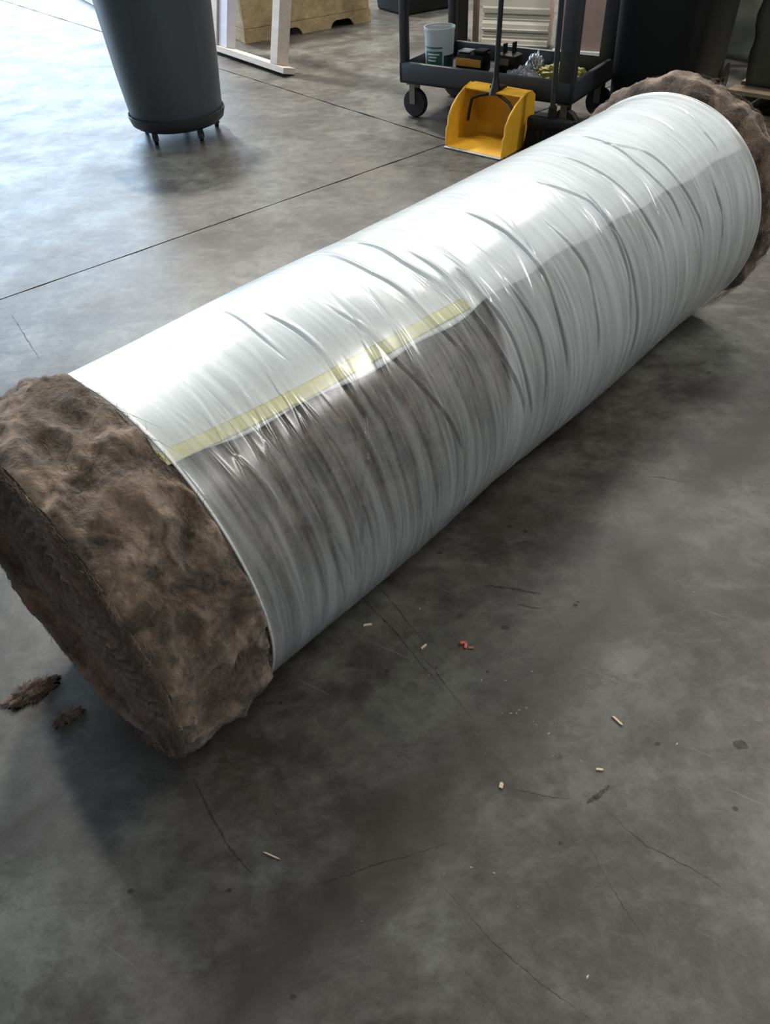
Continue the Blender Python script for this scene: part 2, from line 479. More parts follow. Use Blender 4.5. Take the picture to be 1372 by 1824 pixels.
# film: wrinkle ridges as real relief
NTf, NPf = 1500, 380
T, PH = np.meshgrid(np.linspace(TN, TF, NTf), np.linspace(-math.pi, math.pi, NPf, endpoint=False), indexing='ij')
relief = np.zeros_like(T)
def ridge(t0, p0, slope, half, width, amp):
    dphi = (PH - p0)
    s = np.clip(1 - (dphi / half) ** 2, 0, 1)
    tc = t0 + slope * dphi + 0.012 * np.sin(dphi * 3 + t0 * 40)
    d = (T - tc) / width
    return amp * s * np.exp(-d * d)
calm = 0.22 + 0.75 * np.clip((PH - 0.25) / 0.5, 0, 1)
for i in range(200):
    t0 = rng.uniform(TN, TF); p0 = rng.uniform(-0.3, 2.0)
    relief += calm * ridge(t0, p0, rng.uniform(-0.10, 0.06), rng.uniform(0.25, 0.8), rng.uniform(0.0022, 0.005), rng.uniform(-0.0026, 0.0018))
# the long wrap edges: a step where one turn of film ends on the next, and creases beside it
FOLDS = [([(1.044, -0.17), (1.035, 0.22), (1.057, 0.63), (1.077, 0.93), (1.109, 1.41)], 1.3),
 ([(1.285, 0.11), (1.301, 0.38), (1.30, 0.76), (1.285, 1.14), (1.279, 1.37)], 1.1), ([(1.863, -0.22), (1.83, 0.42), (1.852, 0.78), (1.841, 1.01)], 0.8),
 ([(1.582, 0.46), (1.571, 0.84), (1.54, 1.34)], 1.0), ([(0.969, -0.35), (0.955, 0.18), (0.968, 0.6), (0.991, 0.92)], 0.8),
 ([(1.079, 0.19), (1.075, 0.48), (1.072, 0.81), (1.075, 1.19)], 1.0), ([(1.833, 0.06), (1.897, 0.38), (1.923, 0.82), (1.936, 1.2)], 0.8),
 ([(0.724, 0.1), (0.732, 0.51), (0.727, 0.86), (0.65, 1.27), (0.61, 1.57)], 0.8), ([(0.821, 0.31), (0.844, 0.7), (0.884, 1.11), (0.903, 1.36)], 0.8),
 ([(1.511, 0.19), (1.574, 0.51), (1.577, 1.02), (1.568, 1.81)], 0.9), ([(2.19, 0.22), (2.145, 0.5), (2.141, 0.8)], 0.7),
 ([(2.053, 0.86), (2.057, 1.14), (2.037, 1.44)], 0.8), ([(0.682, -0.12), (0.675, 0.35)], 0.5),
 ([(1.69, 0.0), (1.70, 0.5), (1.72, 1.1)], 0.7), ([(1.41, 0.5), (1.43, 0.9), (1.40, 1.5)], 0.7), ([(1.20, 0.7), (1.21, 1.0), (1.19, 1.6)], 0.7), ([(1.12, 0.5), (1.125, 0.9), (1.14, 1.5)], 0.9)]
for pts, k in FOLDS:
    ps = np.array([p for _, p in pts]); ts = np.array([t_ for t_, _ in pts])
    tc = np.interp(PH, ps, ts) + 0.003 * np.sin(PH * 9 + ts[0] * 50)
    s_ = np.clip((PH - ps[0] + 0.08) / 0.25, 0, 1) * np.clip((ps[-1] + 0.08 - PH) / 0.25, 0, 1)
    d = T - tc
    relief += k * s_ * (-0.0078 * np.exp(-(d / 0.0022) ** 2) + 0.0022 * np.exp(-((d - 0.006) / 0.004) ** 2))
relief = np.maximum(relief, -0.0085)
low = lowform(T, PH)
film_r = RR + low + relief
edge = np.exp(-((T - TN) / 0.004) ** 2) * 0.002 + np.exp(-((T - TF) / 0.004) ** 2) * 0.002
film_me = grid_mesh('plastic_film', T, PH, film_r + edge, wrap=True)
# how many layers of film lie on each other here
PHd = np.degrees(PH)
def sst(x, a, b):
    k = np.clip((x - a) / (b - a), 0, 1); return k * k * (3 - 2 * k)
bound = 1.10 - 0.03 * (PH - 0.8) + 0.02 * np.sin(PH * 3)
lay = 0.20 + 0.38 * sst(T, bound - 0.010, bound + 0.012)
lay += 0.28 * sst(PHd, 62, 105) * (T < bound)
lay += 0.66 * (1 - sst(PHd, 12, 30)) * (T < bound)
lay += 0.26 * (1 - sst(PHd, 34, 40)) * (T >= bound)
lay += 0.07 * snoise(T, PH, 6, 1.0, 3.0, 3, 8)
lay += 0.25 * np.exp(-((T - TN) / 0.006) ** 2)
attr = film_me.attributes.new('layers', 'FLOAT', 'POINT')
attr.data.foreach_set('value', lay.astype(np.float32).ravel())
film = link('plastic_film', film_me, M['film'], roll)
tag(film, 'wrinkled clear stretch film')
# rolled hem of the film at both ends
for tt in (TN, TF):
    ph = np.linspace(-math.pi, math.pi, 180, endpoint=False)
    tt_a = np.full_like(ph, tt)
    x, y, z = to_local(tt_a, ph, RR + lowform(tt_a, ph) + 0.001)
    pts = [Vector((a, b, max(c, 0.004))) for a, b, c in zip(x, y, z)]
    pts.append(pts[0])
    MB().tube(pts, 0.0022, 6, caps=False).build('film_hem', M['hem'], roll, smooth=True)

# white sheet under the film, its edge running the length of the roll
ET = np.array([0.40, 0.52, 0.677, 0.86, 1.07, 1.16, 1.40, 1.90, 2.30])
EP = np.array([31.0, 34.0, 37.0, 40.0, 40.5, 39.5, 40.0, 42.7, 43.9])
Ts = np.linspace(TN - 0.004, TF + 0.002, 260)
ed = np.radians(np.interp(Ts, ET, EP)) + 0.012 * np.sin(Ts * 26)
K = np.linspace(0, 1, 200)
Tg = np.repeat(Ts[:, None], 200, 1)
Pg = -2.4 + (ed[:, None] + 2.4) * K[None, :]
sh_me = grid_mesh('white_sheet', Tg, Pg, RR + lowform(Tg, Pg) - 0.0130 + snoise(Tg, Pg, 10, 0.0006, 6, 6, 3))
sheet = link('white_sheet', sh_me, M['sheet'], roll)
tag(sheet, 'white plastic sheet over the top of the roll')
so = sheet.modifiers.new('thick', 'SOLIDIFY'); so.thickness = 0.0008
# yellow tape near that edge
TT = np.array([0.40, 0.52, 0.677, 0.86, 1.08]); TP = np.array([28.6, 31.0, 33.6, 35.3, 36.8])
Ts = np.linspace(TN - 0.006, 1.085, 160)
cen = np.radians(np.interp(Ts, TT, TP))
K = np.linspace(-1, 1, 8)
Tg = np.repeat(Ts[:, None], 8, 1)
Pg = cen[:, None] + K[None, :] * 0.042
tp_me = grid_mesh('yellow_tape', Tg, Pg, RR + lowform(Tg, Pg) - 0.0112)
tape = link('yellow_tape', tp_me, M['tape'], roll)
tag(tape, 'strip of pale yellow tape under the film')
so = tape.modifiers.new('thick', 'SOLIDIFY'); so.thickness = 0.0006

# fibre body
Ts = np.concatenate([np.linspace(0.215, 0.44, 70), np.linspace(0.445, 2.22, 150), np.linspace(2.225, 2.425, 56)])
NPb = 300
T, PH = np.meshgrid(Ts, np.linspace(-math.pi, math.pi, NPb, endpoint=False), indexing='ij')
base = RR - 0.027 + lowform(T, PH)
nearw = 1 - sst(T, TN - 0.012, TN + 0.012)
farw = sst(T, TF - 0.01, TF + 0.05)
topw = np.clip(np.cos(PH) * 0.5 + 0.5, 0, 1)
base += nearw * (0.032 + 0.006 * topw) + farw * (0.033 + 0.022 * topw)
# shoulders round over at both ends
dn = np.clip((0.228 - T) / 0.013, 0, 1); base -= 0.008 * dn ** 2
df = np.clip((T - 2.37) / 0.055, 0, 1); base -= 0.06 * df ** 2
free = np.maximum(nearw, farw)
out = np.zeros_like(T)
for i in range(T.shape[0]):
    for j in range(NPb):
        p = Vector((T[i, j], math.cos(PH[i, j]) * RR, math.sin(PH[i, j]) * RR))
        if free[i, j] > 0.02:
            out[i, j] = (noise.fractal(p * 11.0, 0.8, 2.1, 5) * 0.015 - abs(noise.noise(p * 16.0)) * 0.024 + 0.005) * free[i, j]
        else:
            out[i, j] = noise.noise(p * 14.0) * 0.004
body = link('fibre_body', grid_mesh('fibre_body', T, PH, base + out, wrap=True), M['fibre'], roll)
tag(body, 'mottled brown shoddy fibre')
near_rim = (base + out)[0]; far_rim = (base + out)[-1]

# cut ends: dished faces with the spiral of layers
def end_face(rim, t_end, sgn, name):
    NRr = 60
    ph = np.linspace(-math.pi, math.pi, NPb, endpoint=False)
    verts, faces = [], []
    for i in range(NRr):
        k = i / (NRr - 1)
        for j in range(NPb):
            r = rim[j] * (1 - k) + 0.004 * k
            s = (r / 0.024 + ph[j] / 6.2832) % 1.0
            lay_ = 0.006 * math.sin(s * 6.2832) * min(1, k * 12)
            dish = -0.028 * (1 - (1 - min(1, k * 4.0)) ** 2)
            p = Vector((r * math.cos(ph[j]), r * math.sin(ph[j]), t_end))
            wob = (noise.fractal(p * 12, 0.9, 2.0, 4) * 0.010) * min(1, k * 14)
            bulge = 0.022 * math.exp(-((k - 0.06) / 0.05) ** 2) * max(0, -math.cos(ph[j] - 0.6)) * min(1, k * 30)
            tt = t_end + sgn * (dish + lay_ + wob + bulge)
            verts.append((tt - T0, -r * math.sin(ph[j]), max(RC + r * math.cos(ph[j]), 0.003)))
    for i in range(NRr - 1):
        for j in range(NPb):
            a = i * NPb + j; b = i * NPb + (j + 1) % NPb
            faces.append((a, b, b + NPb, a + NPb) if sgn > 0 else (b, a, a + NPb, b + NPb))
    return link(name, mesh_from(name, verts, faces, True), M['fibre_face'], roll)
tag(end_face(near_rim, 0.215, -1, 'end_face'), 'dished dark brown cut end')
end_face(far_rim, 2.425, 1, 'end_face')

# loose strands on the free fibre at both ends: uncountable
def strands(n, t_lo, t_hi, base_r, seed, face=False):
    g = random.Random(seed)
    v, f = [], []
    for i in range(n):
        ph = g.uniform(-math.pi, math.pi)
        if face:
            r = g.uniform(0.10, 0.335) if g.random() < .45 else g.uniform(0.285, 0.335)
            tt = t_lo - 0.002 + (0.028 if r < 0.26 else 0.012 * (0.33 - r) / 0.07)
        else:
            tt = g.uniform(t_lo, t_hi); r = base_r + g.uniform(-0.006, 0.006)
        ln = g.uniform(0.008, 0.03); wd = g.uniform(0.0003, 0.0007)
        # mostly along the roll round direction, drifting
        dph = g.gauss(0, 1) * ln / 0.33; dt = g.gauss(0, 0.6) * ln; lift = abs(g.gauss(0, 0.004))
        pr = []
        for k in range(4):
            s = k / 3
            a = ph + dph * s + 0.01 * math.sin(s * 5 + i)
            rr = r + (lift * math.sin(s * 2.2) if not face else g.gauss(0, 0.003))
            t1 = tt + dt * s * (1 if not face else 0.12) - (lift * math.sin(s * 2.5) if face else 0)
            pr.append((t1, a, rr))
        b0 = len(v)
        for k, (t1, a, rr) in enumerate(pr):
            w_ = wd * (1 - 0.25 * k)
            for sg in (-1, 1):
                x = t1 - T0 + sg * w_ * 0.8
                y = -(rr + sg * w_ * 0.4) * math.sin(a); z = RC + (rr + sg * w_ * 0.4) * math.cos(a)
                v.append((x, y, max(z, 0.002)))
        for k in range(3):
            q = b0 + k * 2
            f.append((q, q + 1, q + 3, q + 2))
    return v, f
v1, f1 = strands(16000, 0.215, 0.395, RR + 0.002, 1)
v2, f2 = strands(7000, 2.285, 2.41, RR + 0.018, 2)
v3, f3 = strands(9000, 0.215, 0.215, 0, 3, True)
V, F = list(v1), list(f1)
for vv, ff in ((v2, f2), (v3, f3)):
    o_ = len(V); V += vv; F += [tuple(i + o_ for i in q) for q in ff]
fz = link('loose_strands', mesh_from('loose_strands', V, F), M['strand'], roll)
tag(fz, 'loose brown fibre fuzz', kind='stuff')

# torn tuft of fibre on the floor by the near end
def tuft(name, label, x, y, rx, ry, h, seed, n=220):
    g = random.Random(seed)
    root = thing(name, label, 'fibre tuft', (x, y, 0), 0.6)
    bm = bmesh.new(); bmesh.ops.create_icosphere(bm, subdivisions=4, radius=1.0)
    for v in bm.verts:
        p = v.co.copy()
        k = 1 + 0.5 * noise.fractal(p * 2.2 + Vector((seed, 0, 0)), 0.9, 2, 4)
        v.co = Vector((p.x * rx * k, p.y * ry * k, max(0.0, p.z * h * k)))
    me = bpy.data.meshes.new('clump'); bm.to_mesh(me); bm.free(); me.shade_smooth()
    link('clump', me, M['fibre_face'], root)
    v, f = [], []
    for i in range(n):
        a = g.uniform(0, 6.283); k = g.uniform(0.3, 1.0)
        p = Vector((math.cos(a) * rx * k, math.sin(a) * ry * k, h * (1 - k) * 0.9 + 0.003))
        d = Vector((math.cos(a) + g.gauss(0, .6), math.sin(a) + g.gauss(0, .6), g.uniform(-.1, .5))).normalized() * g.uniform(0.006, 0.020)
        s = Vector((-d.y, d.x, 0)).normalized() * 0.0008
        b0 = len(v)
        q = p + d; q.z = max(0.002, q.z)
        v += [p - s, p + s, q]; f.append((b0, b0 + 1, b0 + 2))
    tag(link('fringe', mesh_from('fringe', v, f), M['strand'], root), kind='stuff')
tuft('fibre_tuft', 'torn brown fibre tuft on the floor left of the roll end', -0.745, 0.90, 0.05, 0.022, 0.016, 4, 500)
tuft('fibre_tuft', 'small brown fibre scrap closest to the lower edge of the roll end', -0.655, 0.835, 0.028, 0.012, 0.012, 7, 260)

# ------------------------------------------------------------------ grey bin on its dolly
bin_ = thing('trash_can', 'dark grey round plastic bin on a wheeled dolly', 'trash can', (-1.005, 4.535, 0), 0.3)
def rib(a, z):
    return 0.006 * max(0.0, math.cos(6 * a)) ** 10 if 0.14 < z < 0.74 else 0.0
mb = MB()
mb.lathe([(0.20, 0.108), (0.243, 0.110), (0.248, 0.13), (0.262, 0.32), (0.274, 0.50), (0.286, 0.68), (0.290, 0.735), (0.302, 0.745), (0.306, 0.79), (0.298, 0.795), (0.286, 0.78), (0.262, 0.42), (0.240, 0.14), (0.02, 0.135)], 96, rib=rib)
mb.build('can_body', M['grey_plastic'], bin_, smooth=True)
for s in (-1, 1):
    mb = MB()
    mb.tube([(0.28 * s, -0.075, 0.70), (0.325 * s, -0.07, 0.685), (0.335 * s, 0, 0.68), (0.325 * s, 0.07, 0.685), (0.28 * s, 0.075, 0.70)], 0.014, 8)
    mb.build('handle', M['grey_plastic'], bin_, smooth=True)
mb = MB()
mb.lathe([(0.18, 0.060), (0.225, 0.062), (0.248, 0.078), (0.258, 0.108), (0.262, 0.126), (0.256, 0.126), (0.249, 0.108), (0.18, 0.105)], 72)
dolly = mb.build('dolly', M['dark_plastic'], bin_, smooth=True)
for k in range(5):
    a = 2 * math.pi * k / 5 - 1.15
    cx, cy = 0.205 * math.cos(a), 0.205 * math.sin(a)
    cs = MB(); cs.box((cx, cy, 0.052), (0.03, 0.03, 0.03), bev=0.004)
    for s in (-1, 1): cs.box((cx + s * 0.014, cy, 0.034), (0.004, 0.03, 0.03))
    c_o = cs.build('caster', M['black_metal'], bin_)
    wl = MB(); wl.tube([(cx - 0.010, cy + 0.008, 0.025), (cx + 0.010, cy + 0.008, 0.025)], 0.025, 18)
    wl.build('wheel', M['rubber'], c_o, smooth=True)

# ------------------------------------------------------------------ utility cart
CU, CV = Vector((0.803, -0.597, 0)), Vector((0.597, 0.803, 0))
CL, CW = 1.0, 0.55
CA = math.atan2(CU.y, CU.x)
corner = Vector((0.215, 4.575, 0))
cc = corner + CU * CL / 2 + CV * CW / 2
cart = thing('utility_cart', 'charcoal plastic utility cart with deep shelf tray and casters', 'cart', cc, CA)
def cart_world(x, y, z=0):    # cart-local to world
    return cc + CU * x + CV * y + Vector((0, 0, z))
def tray(name, z0, z1):
    mb = MB()
    th_ = 0.028
    mb.box((0, 0, z0 + 0.012), (CL, CW, 0.024), bev=0.008)
    for s in (-1, 1):
        mb.box((0, s * (CW - th_) / 2, (z0 + z1) / 2), (CL, th_, z1 - z0), bev=0.008)
        mb.box((s * (CL - th_) / 2, 0, (z0 + z1) / 2), (th_, CW, z1 - z0), bev=0.008)
    return mb.build(name, M['dark_plastic'], cart, smooth=True)
tray('lower_shelf', 0.177, 0.278)
tray('upper_shelf', 0.72, 0.83)
for sx in (-1, 1):
    for sy in (-1, 1):
        wu, wv = (0.042, 0.05) if sx < 0 else (0.085, 0.05)
        mb = MB()
        mb.box((sx * (CL / 2 - wu / 2 - 0.001), sy * (CW / 2 - wv / 2 - 0.001), 0.495), (wu, wv, 0.47), bev=0.012)
        mb.build('post', M['dark_plastic'], cart, smooth=True)
mb = MB()
mb.tube([(-CL / 2 + 0.03, -0.2, 0.83), (-CL / 2 - 0.09, -0.2, 0.88), (-CL / 2 - 0.09, 0.2, 0.88), (-CL / 2 + 0.03, 0.2, 0.83)], 0.017, 10)
mb.build('push_handle', M['dark_plastic'], cart, smooth=True)
for sx in (-1, 1):
    for sy in (-1, 1):
        x, y = sx * (CL / 2 - 0.055), sy * (CW / 2 - 0.06)
        mb = MB(); mb.box((x, y, 0.17), (0.06, 0.06, 0.014), bev=0.003)
        for s in (-1, 1):
            mb.box((x + 0.006, y + s * 0.027, 0.120), (0.034, 0.005, 0.10), bev=0.001)
        ca = mb.build('caster', M['hub'], cart)
        wl = MB()
        prof = [(0.012, -0.02), (0.052, -0.02), (0.066, -0.019), (0.072, -0.010), (0.0735, 0), (0.072, 0.010), (0.066, 0.019), (0.052, 0.02), (0.012, 0.02)]
        wl.lathe(prof, 36)
        bmesh.ops.rotate(wl.bm, cent=(0, 0, 0), matrix=Matrix.Rotation(R_(90), 3, 'X'), verts=wl.bm.verts)
        bmesh.ops.translate(wl.bm, vec=(x + 0.01, y, 0.0735), verts=wl.bm.verts)
        wl.build('wheel', M['rubber'], ca, smooth=True)

SZ = 0.2015   # tray floor
# tub with a green label
p = Vector((0.443, 4.680, SZ))
tub = thing('plastic_tub', 'frosted open plastic tub with a green label on the cart shelf', 'tub', p, CA)
tub.scale = (0.85, 0.85, 1.0)
mb = MB()
mb.lathe([(0.080, 0.0), (0.086, 0.004), (0.091, 0.10), (0.094, 0.195), (0.099, 0.197), (0.099, 0.208), (0.092, 0.208), (0.088, 0.10), (0.082, 0.008), (0.01, 0.006)], 56)
mb.build('tub_body', M['tub'], tub, smooth=True)
mb = MB(); mb.lathe([(0.005, 0.007), (0.081, 0.008), (0.083, 0.05), (0.005, 0.052)], 40); mb.build('contents', M['bluelabel'], tub, smooth=True)
def arc_patch(a0, a1, z0, z1, r0, r1, name, mat, parent, n=18):
    v, f = [], []
    for i in range(n + 1):
        a = a0 + (a1 - a0) * i / n
        for (z, r) in ((z0, r0), (z1, r1)):
            v.append((r * math.cos(a), r * math.sin(a), z))
            v.append(((r + 0.0012) * math.cos(a), (r + 0.0012) * math.sin(a), z))
    for i in range(n):
        b = i * 4
        f += [(b + 1, b + 5, b + 7, b + 3), (b, b + 2, b + 6, b + 4), (b + 2, b + 3, b + 7, b + 6), (b, b + 4, b + 5, b + 1)]
    f += [(0, 1, 3, 2), (n * 4, n * 4 + 2, n * 4 + 3, n * 4 + 1)]
    return link(name, mesh_from(name, v, f, False), mat, parent)
FR = R_(-90) - CA            # towards the camera, in tub space
lb = arc_patch(FR - 1.2, FR + 0.1, 0.012, 0.105, 0.0875, 0.0925, 'label', M['greenlabel'], tub)
arc_patch(FR - 1.2, FR + 0.1, 0.118, 0.126, 0.0930, 0.0935, 'label_stripe', M['greenlabel'], tub)
arc_patch(FR + 0.22, FR + 1.25, 0.012, 0.085, 0.0875, 0.0918, 'label', M['bluelabel'], tub)
for (z, a0, a1) in ((0.088, -0.95, -0.1), (0.074, -0.85, -0.3), (0.058, -0.95, -0.35)):
    rr_ = 0.0895 + z * 0.04
    arc_patch(FR + a0, FR + a1, z, z + 0.007, rr_ + 0.0012, rr_ + 0.0013, 'printed_line', M['whiteprint'], lb, 8)

# black cased things beside it
def rubble(name, label, cat, p, d, rz, mats, seed, extras):
    root = thing(name, label, cat, p, rz)
    mb = MB(); mb.box((0, 0, d[2] / 2), d, bev=min(d) * 0.22)
    mb.build('case', mats[0], root, smooth=True)
    for nm, c_, dd, mt in extras:
        mb = MB(); mb.box(c_, dd, bev=min(dd) * 0.2); mb.build(nm, mt, root)
    return root
p = Vector((0.615, 4.575, SZ))
rubble('tool_pack', 'black tool pack with a bright orange label, next to the tub', 'tool pack', p, (0.17, 0.11, 0.105), CA, [M['black_plastic']], 1,
       [('label', (0.0, -0.0565, 0.062), (0.15, 0.004, 0.036), M['orange']), ('foil_top', (-0.035, -0.01, 0.107), (0.07, 0.07, 0.006), M['silver']), ('cap', (0.05, 0.0, 0.11), (0.06, 0.07, 0.012), M['black_plastic'])])
p = Vector((0.80, 4.52, SZ))
rubble('tool_pack', 'black tool pack with a dull ochre label behind the dustpan handle', 'tool pack', p, (0.13, 0.10, 0.10), CA - 0.1, [M['black_plastic']], 2,
       [('label', (-0.01, -0.0515, 0.065), (0.075, 0.004, 0.03), M['brownlabel']), ('clip', (-0.03, 0, 0.115), (0.012, 0.03, 0.05), M['black_plastic']), ('clip', (0.02, 0.01, 0.12), (0.012, 0.03, 0.06), M['black_plastic'])])
def crumple(name, label, cat, p, rx, ry, h, mat, seed, rz=0.0):
    bm = bmesh.new(); bmesh.ops.create_icosphere(bm, subdivisions=5, radius=1.0)
    for v in bm.verts:
        q = v.co.copy()
        k = 1 + 0.22 * noise.fractal(q * 1.8 + Vector((seed * 3.1, 0, 0)), 0.8, 2, 3)
        fold = 0.25 * abs(noise.noise(q * 4 + Vector((0, seed, 0)))) 
        v.co = Vector((q.x * rx * k, q.y * ry * k, max(0.0, (q.z * (1 + fold * 2) * 0.8 + 0.1) * h * k)))
    me = bpy.data.meshes.new(name); bm.to_mesh(me); bm.free()
    o = link(name, me, mat, None, p, rz)
    return tag(o, label, cat)
crumple('yellow_bag', 'flattened yellow plastic bag at the back of the cart shelf', 'bag', Vector((1.06, 4.39, SZ)), 0.14, 0.075, 0.06, M['yellowbag'], 2, CA)
crumple('plastic_bag', 'crumpled grey plastic bag on the cart shelf', 'bag', Vector((0.84, 4.33, SZ)), 0.11, 0.07, 0.065, M['greybag'], 5, CA)
crumple('plastic_bag', 'small shiny clear-grey bag at the foot of the wide cart post', 'bag', Vector((1.01, 4.19, SZ)), 0.06, 0.045, 0.04, M['greybag'], 8, CA)
crumple('foil_wad', 'silvery wad at the back of the cart shelf', 'wad', Vector((0.95, 4.58, SZ)), 0.045, 0.05, 0.075, M['silver'], 9, CA)

# ------------------------------------------------------------------ lobby dustpan
DU = Vector((0.739, -0.673, 0)); DV = Vector((0.673, 0.739, 0))
DA = math.atan2(DU.y, DU.x)
d0 = Vector((0.421, 4.05, 0)); DW = 0.335
dc = d0 + DU * DW / 2
pan = thing('dustpan', 'yellow upright dustpan with black long handle', 'dustpan', dc, DA)
# local: x across the mouth, y to the back, z up. side profile, front edge bottom to top
side = [(0.0, 0.0), (0.005, 0.085), (0.018, 0.10), (0.02, 0.135), (0.05, 0.178), (0.095, 0.212), (0.15, 0.238), (0.205, 0.250), (0.24, 0.246), (0.268, 0.225), (0.272, 0.05), (0.258, 0.005)]
shell = MB()
wth = 0.006
for s in (-1, 1):
    xo = s * DW / 2
    n_ = len(side)
    inner = [shell.bm.verts.new((xo - s * wth, y, z + 0.002)) for y, z in side]
    outer = [shell.bm.verts.new((xo, y, z + 0.002)) for y, z in side]
    shell.bm.faces.new(inner); shell.bm.faces.new(list(reversed(outer)))
    for k in range(n_):
        shell.bm.faces.new((inner[k], outer[k], outer[(k + 1) % n_], inner[(k + 1) % n_]))
def strip(pts, th_, w_):
    for (y0, z0), (y1, z1) in zip(pts[:-1], pts[1:]):
        d = Vector((0, y1 - y0, z1 - z0)); L = d.length
        a = math.atan2(z1 - z0, y1 - y0)
        shell.box((0, (y0 + y1) / 2, (z0 + z1) / 2), (w_, L + 0.004, th_), Matrix.Rotation(a, 3, 'X'))
strip([(0.0, 0.006), (0.10, 0.022), (0.255, 0.010)], 0.006, DW - 0.002)       # floor with its hump
strip([(0.266, 0.006), (0.272, 0.06), (0.268, 0.225)], 0.006, DW - 0.002)      # back
strip([(0.268, 0.225), (0.24, 0.246), (0.205, 0.250), (0.15, 0.238)], 0.006, DW - 0.002)   # hood
shell.build('pan', M['yellow'], pan)
for s in (-1, 1):      # rolled rim of each side
    mb = MB(); mb.tube([(s * DW / 2, y - 0.002, z + 0.002) for y, z in side[:8]], 0.0055, 8); mb.build('rim', M['yellow'], pan, smooth=True)
mb = MB(); mb.box((0, -0.010, 0.005), (DW + 0.004, 0.022, 0.006), bev=0.002); mb.build('lip', M['lip'], pan)
mb = MB(); mb.box((0, 0.195, 0.256), (0.07, 0.05, 0.014), bev=0.004)
mb.box((0, 0.284, 0.13), (0.12, 0.02, 0.16), bev=0.005)
mb.build('hinge_bar', M['black_plastic'], pan)
yk = MB()
yk.tube([(-0.118, 0.115, 0.105), (-0.112, 0.12, 0.165), (-0.105, 0.125, 0.205), (-0.07, 0.14, 0.222), (-0.03, 0.16, 0.228), (0, 0.17, 0.240), (0.03, 0.16, 0.228), (0.10, 0.14, 0.210), (0.156, 0.12, 0.17)], 0.0075, 8)
yk.build('yoke', M['black_plastic'], pan, smooth=True)
hd = MB()
hd.tube([(0.0, 0.165, 0.225), (0.0, 0.17, 0.265), (0.0, 0.17, 0.30)], [0.030, 0.020, 0.014], 12)
hd.tube([(0.0, 0.17, 0.29), (0.005, 0.172, 0.62), (0.01, 0.174, 0.95)], 0.0125, 12)
hd.build('handle', M['black_metal'], pan, smooth=True)
mb = MB(); mb.tube([(0.009, 0.1735, 0.86), (0.010, 0.174, 0.97)], 0.017, 12); mb.build('grip', M['rubber'], pan, smooth=True)

# ------------------------------------------------------------------ broom
br = thing('broom', 'black upright broom leaning on the cart behind the dustpan', 'broom', (0.905, 3.87, 0), CA)
mb = MB(); mb.box((0, 0, 0.135), (0.24, 0.05, 0.05), bev=0.012); mb.tube([(0, 0, 0.15), (0, 0.0, 0.21)], 0.02, 12); mb.build('head', M['black_plastic'], br, smooth=True)
mb = MB(); mb.tube([(0, 0, 0.18), (-0.025, 0.04, 0.55), (-0.06, 0.09, 1.15)], 0.0125, 12); mb.build('handle', M['black_metal'], br, smooth=True)
g = random.Random(5)
v, f = [], []
for i in range(1400):
    x, y = g.uniform(-0.115, 0.115), g.uniform(-0.022, 0.022)
    x2, y2 = x * 1.12 + g.gauss(0, .003), y * 1.3 + g.gauss(0, .003)
    b0 = len(v)
    v += [(x - 0.001, y, 0.12), (x + 0.001, y, 0.12), (x2 + 0.001, y2, 0.002), (x2 - 0.001, y2, 0.002)]
    f.append((b0, b0 + 1, b0 + 2, b0 + 3))
tag(link('bristles', mesh_from('bristles', v, f), M['black_plastic'], br), kind='stuff')

# ------------------------------------------------------------------ black wheeled bin
BA = R_(-35)
wb = thing('wheeled_bin', 'tall black wheeled bin standing beyond the cart', 'bin', (1.204 + 0.819 * 0.22 + 0.574 * 0.40, 4.164 - 0.574 * 0.22 + 0.819 * 0.40, 0), BA)
mb = MB()
secs = [(0.19, 0.35, 0.04), (0.205, 0.365, 0.09), (0.225, 0.40, 0.95), (0.235, 0.41, 0.96), (0.235, 0.41, 1.0)]
rings = []
for hx, hy, z in secs:
    ring = []
    for k in range(32):
        a = 2 * math.pi * (k + 0.5) / 32
        c_, s_ = math.cos(a), math.sin(a)
        e = 0.28
        ring.append(mb.bm.verts.new((hx * math.copysign(abs(c_) ** e, c_), hy * math.copysign(abs(s_) ** e, s_), z)))
    rings.append(ring)
for i in range(len(rings) - 1):
    for k in range(32): mb.bm.faces.new((rings[i][k], rings[i][(k + 1) % 32], rings[i + 1][(k + 1) % 32], rings[i + 1][k]))
mb.bm.faces.new(list(reversed(rings[0]))); mb.bm.faces.new(rings[-1])
mb.build('bin_body', M['black_plastic'], wb, smooth=True)
mb = MB(); mb.box((0, 0.0, 1.03), (0.48, 0.84, 0.05), bev=0.02); mb.build('lid', M['black_plastic'], wb, smooth=True)
for s in (-1, 1):
    mb = MB(); mb.tube([(s * 0.165, 0.31, 0.10), (s * 0.217, 0.31, 0.10)], 0.10, 28); w_o = mb.build('wheel', M['rubber'], wb, smooth=True)
    mb = MB(); mb.tube([(s * 0.217, 0.31, 0.10), (s * 0.225, 0.31, 0.10)], 0.035, 20); mb.build('hub', M['black_metal'], w_o, smooth=True)
mb = MB(); mb.tube([(-0.16, 0.40, 0.96), (-0.16, 0.46, 0.98), (0.16, 0.46, 0.98), (0.16, 0.40, 0.96)], 0.014, 8); mb.build('handle', M['black_plastic'], wb, smooth=True)

